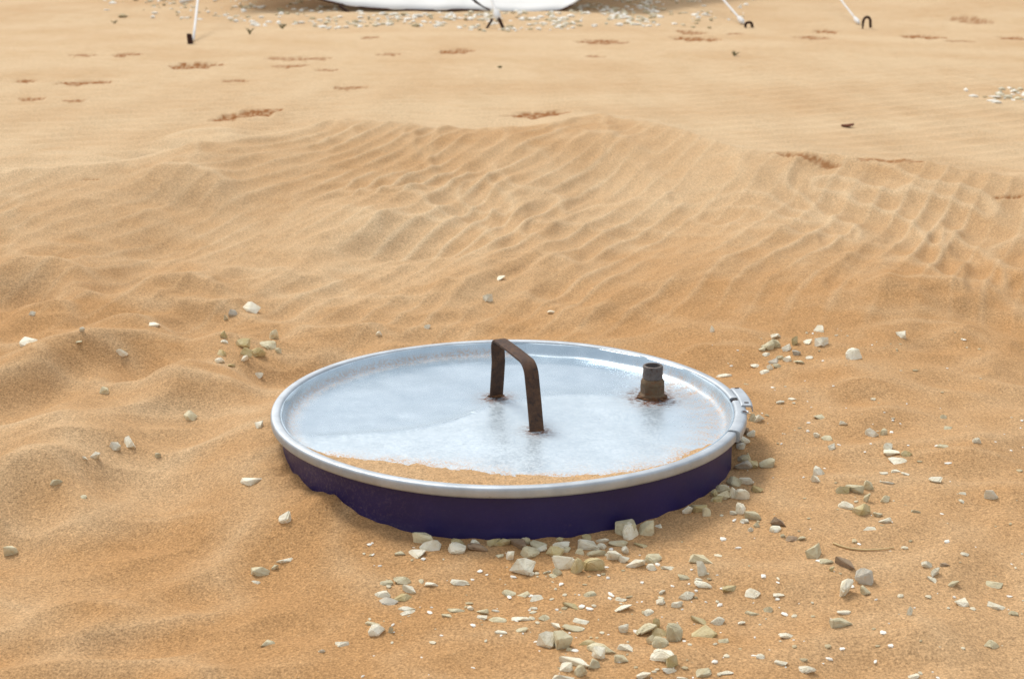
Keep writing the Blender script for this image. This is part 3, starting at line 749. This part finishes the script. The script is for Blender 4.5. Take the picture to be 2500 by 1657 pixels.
pts = hit([s[0] for s in ST], [s[1]+s[3]*.32 for s in ST])
info = []
for (x, y, w_, h_, col), p in zip(ST, pts):
    r = np.linalg.norm(p-CAM); s = r/FPX; el = math.atan2(CAM[2]-p[2], np.hypot(*(p-CAM)[:2]))
    W = w_*s; Hh = h_*s; flat = h_/w_
    if flat < .52:
        T = .30*W if flat > .3 else .2*W; Dp = max((Hh - T*.5*math.cos(el))/math.sin(el), .5*W); Dp = min(Dp, 1.25*W)
    else:
        Dp = min(max(.75*W, .5*Hh), Hh*1.2); T = max((Hh - Dp*.55*math.sin(el))/math.cos(el), .45*Hh)
    shape = 'flat' if flat < .45 else ('upright' if flat > 1.02 else 'chunky')
    ar = w_*h_
    size = 'large' if ar > 1100 else ('medium' if ar > 480 else ('small' if ar > 190 else 'tiny'))
    info.append(dict(x=x, y=y, p=p, W=W, T=T, D=Dp, flat=flat, col=col, key=(size, shape, CW[col], where(x, y))))
cnt = {}
for d in info: cnt.setdefault(d['key'], []).append(d)
for key, L_ in cnt.items():
    size, shape, colw, pl = key; L_.sort(key=lambda d: d['x'])
    for i, d in enumerate(L_):
        if len(L_) == 1: d['label'] = f'{size} {shape} {colw} stone {pl}'
        else:
            o_ = 'rightmost' if i == len(L_)-1 else ORD[min(i, 17)]
            d['label'] = f'{o_} of {size} {shape} {colw} stones {pl}'
for d in info:
    o = bpy.data.objects.new('stone', smesh(random.randrange(24), d['col'])); C.objects.link(o)
    sink = .42 if d['flat'] < .52 else .27
    o.scale = (d['W']*1.18, d['D']*1.15, d['T']*1.42)
    o.rotation_euler = (random.uniform(-.22, .22), random.uniform(-.25, .25) if d['flat'] > .3 else random.uniform(-.08, .08), random.choice((0, math.pi)) + random.uniform(-.45, .45))
    o.location = (d['p'][0], d['p'][1] + d['D']*.18, d['p'][2] + d['T']*(.5-sink)*1.1)
    rr = math.hypot(o.location.x, o.location.y); lim = R_DRUM + .006 + max(d['W'], d['D'])*.5
    if rr < lim:
        k = lim/rr; o.location.x *= k; o.location.y *= k
    tag(o, d['label'], 'stone', 'loose limestone ' + ('stones ' + d['key'][3]))

# ------------------------------------------------------------------ gravel too small or too far to count
def gravel(name, label, P, S, pal):
    """joined little stones; P positions, S sizes"""
    rs = np.random.RandomState(5); V = []; F = []; MI = []
    base = []
    for s in range(6):
        bm = bmesh.new(); bmesh.ops.create_icosphere(bm, subdivisions=1, radius=.5)
        q = np.random.RandomState(90+s)
        vv = np.array([np.array(v.co)*q.uniform(.7, 1.2)*np.array([1, .75, .42]) for v in bm.verts]); ff = [[v.index for v in f.verts] for f in bm.faces]
        base.append((vv, np.array(ff))); bm.free()
    n = 0
    for p, s in zip(P, S):
        vv, ff = base[rs.randint(6)]; a = rs.uniform(0, 6.28); c, sn = math.cos(a), math.sin(a)
        q = vv*s*rs.uniform(.6, 1.5, 3); q = np.stack([q[:, 0]*c-q[:, 1]*sn, q[:, 0]*sn+q[:, 1]*c, q[:, 2]], -1) + p + np.array([0, 0, s*.06])
        V.append(q); F.append(ff+n); MI += [rs.choice(len(pal), p=[.5, .3, .2])]*len(ff); n += len(vv)
    V = np.concatenate(V); F = np.concatenate(F)
    me = mesh(name, V, F.tolist())
    for c in pal: me.materials.append(GM[c])
    me.polygons.foreach_set('material_index', MI)
    o = bpy.data.objects.new(name, me); C.objects.link(o)
    tag(o, label, 'gravel', kind='stuff'); return o
GM = dict(w=mat_plain('gravel_white', (.90, .88, .80), .9, 0, 30, .25), c=mat_plain('gravel_cream', (.68, .62, .46), .9, 0, 30, .25), y=mat_plain('gravel_ochre', (.50, .42, .26), .9, 0, 30, .25))
rs = np.random.RandomState(11)
def scatter(n, fn):
    """n shown-pixel points accepted by density fn"""
    out = []
    while len(out) < n:
        x, y, d = fn();
        if rs.rand() < d: out.append((x*K, y*K))
    return np.array(out)
def band():
    x = rs.uniform(240, 1760); y = rs.uniform(-30, 78)
    top = 8; c = .9*np.exp(-((x-1050)/330)**2) + .75*np.exp(-((x-1420)/130)**2) + .22*np.exp(-((x-500)/220)**2) + .10*np.exp(-((x-1640)/90)**2)
    lo = 62 + 6*math.sin(x*.012) - 26*max(0, (760-x)/520) - 6*max(0, (x-1500)/250)
    k = 1 if y < lo else math.exp(-((y-lo)/5)**2)
    if 840 < x < 1120 and y < 34: k *= .12
    return x, y, c*k*float(np.clip(.5+1.6*perlin(x*.016, y*.06, 99), .04, 1))
g1 = hit(*scatter(1350, band).T)
gravel('gravel', 'pale gravel scattered over the sand around the white tent foot', g1, rs.uniform(.018, .062, len(g1)), 'wcy')
def patch():
    x = rs.uniform(2230, 2450); y = rs.uniform(185, 245)
    return x, y, np.exp(-((x-2350)/65)**2 - ((y-218+.0*(x-2330))/13)**2)
g2 = hit(*scatter(65, patch).T)
gravel('gravel', 'patch of pale gravel on the rippled plain at right', g2, rs.uniform(.014, .040, len(g2)), 'wcy')
def near_chips():
    if rs.rand() < .6: x = rs.uniform(830, 2366); y = rs.uniform(1250, 1568)
    else: x = rs.uniform(1640, 2366); y = rs.uniform(760, 1250)
    d = .25 + .75*np.exp(-((x-1400)/330)**2 - ((y-1400)/110)**2) + .5*np.exp(-((x-1830)/160)**2-((y-900)/200)**2)
    return x, y, min(d, 1)*.9
g3 = hit(*scatter(430, near_chips).T)
g3 = g3[np.hypot(g3[:, 0], g3[:, 1]) > R_DRUM+.01]
gravel('limestone_chips', 'tiny pale limestone chips strewn over the foreground sand', g3, rs.choice([.002, .0028, .004, .0055, .007], len(g3)), 'wcy')

# ------------------------------------------------------------------ tent, ropes, pegs
YT = float(hit(1000*K, 27*K)[0][1])
def tent():
    t = empty('stretch_tent', tuple(hit(1000*K, 27*K)[0]))
    tag(t, 'white canvas tent whose curved hem reaches down to the gravel', 'tent')
    hem = np.array([(520, -110), (600, -55), (700, -14), (755, 2), (800, 12), (850, 18), (900, 21), (1000, 23.5), (1060, 21.5), (1110, 23), (1150, 27), (1200, 27.5), (1260, 26), (1295, 24), (1318, 13), (1345, -5), (1400, -42), (1450, -90)], float)
    s = np.linspace(520, 1450, 280)
    hy = np.interp(s, hem[:, 0], hem[:, 1])
    kern = np.ones(5)/5; hy = np.convolve(np.pad(hy, 2, 'edge'), kern, 'valid')
    H = at_y(s*K, hy*K, YT)
    gz, _ = height(H[:, 0].copy(), H[:, 1].copy())
    nv = 26; V = []
    T = at_y(np.interp(s, [s[0], s[-1]], [494, 1688])*K, np.full(len(s), -330.)*K, YT+3.0)
    for j in range(nv):
        v = j/(nv-1)
        for i in range(len(s)):
            p = H[i]*(1-v) + T[i]*v
            sag = -.10*math.sin(math.pi*v)*(1+.4*math.sin(s[i]*.012)) + .012*math.sin(s[i]*.05+v*9)*v*(1-v)*4
            V.append((p[0], p[1] + (.02 if j == 0 else 0) + .012*math.sin(s[i]*.06)*max(0, 1-v*4), p[2]+sag))
    F = []
    m = len(s)
    for j in range(nv-1):
        for i in range(m-1): F.append((j*m+i, j*m+i+1, (j+1)*m+i+1, (j+1)*m+i))
    loc = np.array(t.location)
    o = link('canvas', mesh('canvas', np.array(V)-loc, F), M['canvas'], t)
    md = o.modifiers.new('thickness', 'SOLIDIFY'); md.thickness = .006
    # dark brown tube painting in the shadow line beneath the hem
    hp = [(p[0], p[1]+.02, p[2]-.006) for p in H[np.arange(40, 260, 2)]]
    Vh, Fh = sweep(np.array(hp)-loc, .008, 8)
    link('hem_shade', mesh('hem_shade', Vh, Fh), M['tent_shade'], t)
    # dark brown wedge painting in the shade where two canvas panels overlap
    q = at_y(np.array([1082, 1132, 1133, 1098, 1080])*K, np.array([-6, 26.5, 22, 8, -14])*K, YT-.04)
    Vf = np.concatenate([q, q+np.array([0, .03, 0])]) - loc; n = len(q)
    Ff = [tuple(range(n)), tuple(range(n, 2*n))[::-1]] + [(i, i+n, (i+1) % n+n, (i+1) % n) for i in range(n)]
    link('fold_shade', mesh('fold_shade', Vf, Ff), M['tent_shade'], t, False)
    for px in (494, 1384, 1688):        # poles holding the canvas up, out of view
        b = at_y(px*K, -330*K, YT+3.0); gz, _ = height(np.array([b[0]]), np.array([b[1]]))
        Vp, Fp = sweep(np.array([(b[0], b[1], gz[0]-.1), (b[0], b[1], b[2]+.03)])-loc, .025, 10)
        link('pole', mesh('pole', Vp, Fp), M['wood'], t)
    return t
tent()
def rope(px0, px1, label, rad=.008, sag=.0, knot=True, y1=None, strands=None):
    a = hit(px0[0]*K, px0[1]*K)[0] + np.array([0, 0, .012]); b = at_y(px1[0]*K, px1[1]*K, y1 or YT+3.0)
    o = empty('guy_rope', tuple(a)); tag(o, label, 'rope', 'tent guy ropes')
    P = [(b-a)*t - np.array([0, 0, sag*4*t*(1-t)]) for t in np.linspace(0, 1, 24)]
    V, F = sweep(P, rad, 8); link('cord', mesh('cord', V, F), M['rope'], o)
    if knot:
        u = (b-a)/np.linalg.norm(b-a); L_ = .11
        Q = [u*t for t in np.linspace(.015, L_, 14)]
        R = [rad*(1.2+1.0*math.sin(math.pi*min(1, i/13*1.05))**.6 + .45*(i % 2)) for i in range(14)]
        V, F = sweep(Q, R, 10); link('knot', mesh('knot', V, F), M['rope'], o)
    return o, a, b
rope((447, 97), (494, -330), 'white guy rope running up from the squat wooden stake at left', .008, .0, False)
o1, ra, rb = rope((1718, 58), (1384, -330), 'white knotted guy rope pegged midway between tent foot and the far right peg')
rope((1985, 59), (1688, -330), 'thin white guy rope tied to the tall bent peg at far right', .0065)
rope((1152, 50), (1122, -40), 'thick white rope knotted to two short pegs in the gravel', .011, 0, True, YT-.3)
# loose cord tail crossing behind the left rope
a, b = hit([418*K, 448*K], [11*K, 4*K]); cordp = [a+(b-a)*t + np.array([0, .02*math.sin(t*5), .02]) for t in np.linspace(0, 1, 10)]
V, F = sweep(cordp, .013, 8); tag(link('cord_end', mesh('cord_end', V, F), M['rope']), 'loose white cord end lying beside the left guy rope', 'rope')

def hook_peg(px, py, hw, hh, label, rad=.009, lean=0):
    p = hit(px*K, py*K)[0]; r = np.linalg.norm(p-CAM)/FPX*K
    w_, h_ = hw*r/2, hh*r
    pts = [(-w_, 0, -.10), (-w_, 0, h_*.55)] + [(-w_*math.cos(math.pi*k/8)+lean*w_*k/8, .01*k/8, h_*.55+h_*.45*math.sin(math.pi*k/8)) for k in range(1, 8)] + [(w_*(1+lean), .012, h_*.5), (w_*(1.15+lean), .014, h_*.12)]
    V, F = sweep(pts, rad, 8)
    o = link('tent_peg', mesh('tent_peg', V, F), M['iron']); o.location = p
    tag(o, label, 'tent peg', 'pegs and stakes of the tent'); return o
hook_peg(2002, 68, 17, 26, 'tall bent rusty iron peg holding the far right guy rope', .010)
hook_peg(1730, 65, 15, 12, 'low bent iron peg at the knotted guy rope, nearly buried', .010)
def bar_peg(p0, p1, label, rad, name='tent_peg', mat='iron'):
    a = hit(p0[0]*K, p0[1]*K)[0]; r = a[1]; b = at_y(p1[0]*K, p1[1]*K, a[1]+.02)
    d = (b-a); d = d/np.linalg.norm(d)
    Q = [-d*.09, -d*.02, (b-a)*.5, (b-a)*.93, (b-a)]
    V, F = sweep(Q, [rad*.8, rad, rad, rad, rad*.7], 10); o = link(name, mesh(name, V, F), M[mat]); o.location = a
    tag(o, label, 'tent peg', 'pegs and stakes of the tent'); return o
bar_peg((1126, 64), (1138, 44), 'left of two thin leaning pegs at the thick tent rope', .009)
bar_peg((1164, 69), (1152, 42), 'right of two dark leaning pegs at the thick tent rope', .012)
bar_peg((803, 28), (783, 13), 'dark leaning peg under the tent hem at its left end', .013)
bar_peg((1316, 12), (1306, 0), 'thin dark peg against the white canvas at its right end', .009)
# squat wooden stake
def stake():
    p = hit(441*K, 100*K)[0]; r = np.linalg.norm(p-CAM)/FPX*K
    w_, h_ = 11*r/2, 20*r
    bm = bmesh.new(); bmesh.ops.create_cube(bm, size=1)
    bmesh.ops.subdivide_edges(bm, edges=bm.edges, cuts=2, use_grid_fill=True)
    for v in bm.verts:
        x, y, z = v.co; t = z+.5
        tw = 1 - (.18 if (abs(x) > .4 and abs(y) > .4) else 0) - (.10 if t > .9 else 0)
        v.co = Vector((x*2*w_*tw + random.uniform(-.002, .002) - .008*t, y*2*w_*tw, (t*1.6-.6)*h_ + random.uniform(-.002, .002)))
    o = link('wooden_stake', bmesh_mesh('wooden_stake', bm), M['wood'], None, False); o.location = p
    tag(o, 'squat dark wooden stake at the foot of the left guy rope', 'stake', 'pegs and stakes of the tent')
stake()

# ------------------------------------------------------------------ straw stem, leaf, sprigs
sx = np.array([1140, 1180, 1240, 1300, 1360, 1420, 1480, 1530])/2.629+1600; sy = np.array([337, 352, 369, 377, 380, 378, 372, 364])/2.629+1200
sp = hit(sx, sy); tt = np.linspace(0, 1, 30); q = np.linspace(0, 1, 8)
pp = np.stack([np.interp(tt, q, sp[:, k]) for k in range(3)], -1); zz, _ = height(pp[:, 0].copy(), pp[:, 1].copy()); pp[:, 2] = np.maximum(zz, pp[:, 2]) + .0014
V, F = sweep(pp, np.linspace(.0011, .0007, 30), 6)
tag(link('straw_stem', mesh('straw_stem', V, F), M['straw']), 'curved pale dry straw stem lying on the sand at right', 'straw')
def leaf():
    p = hit(1958*K, 294*K)[0]; V = []; F = []
    for i in range(7):
        t = i/6; w_ = .013*math.sin(math.pi*(.08+.84*t))
        for s in (-1, 0, 1): V.append((-.020+.040*t, s*w_, .002+.006*(1-abs(s))+.004*t*t))
    for i in range(6):
        for k in range(2): F.append((i*3+k, i*3+k+1, i*3+k+4, i*3+k+3))
    o = link('dry_leaf', mesh('dry_leaf', V, F), M['leaf']); o.location = p
    md = o.modifiers.new('thickness', 'SOLIDIFY'); md.thickness = .0015
    tag(o, 'curled dark brown dry leaf lying on the rippled plain', 'leaf')
leaf()
def sprig(px, py, hgt, label, seed):
    p = hit(px*K, py*K)[0]; r = np.linalg.norm(p-CAM)/FPX*K; rs_ = random.Random(seed)
    o = empty('dry_sprig', tuple(p)); tag(o, label, 'plant', 'dry sprigs on the plain')
    for k in range(9):
        a = rs_.uniform(0, 6.28); l = hgt*r*rs_.uniform(.5, 1.1); ln = rs_.uniform(.2, .9)
        P = [(l*t*ln*math.cos(a)*(.6+.6*t), l*t*ln*math.sin(a)*(.6+.6*t), l*t*(1-.3*t*ln)-.005) for t in np.linspace(0, 1, 6)]
        V, F = sweep(P, [.0045, .004, .0035, .003, .0022, .001], 5)
        link('stem', mesh('stem', V, F), M['sprig'], o)
sprig(577, 78, 16, 'small grey dry sprig just right of the left guy rope', 1)
sprig(652, 67, 12, 'tiny dry sprig left of the tent gravel', 2)
sprig(1155, 157, 8, 'tiny dry sprig alone on the plain behind the handle', 3)
sprig(265, 55, 12, 'tiny grey sprig left of the wooden stake', 4)
sprig(1697, 128, 13, 'thin dry sprig below the damp marks right of centre', 5)

scn.render.engine = 'CYCLES'
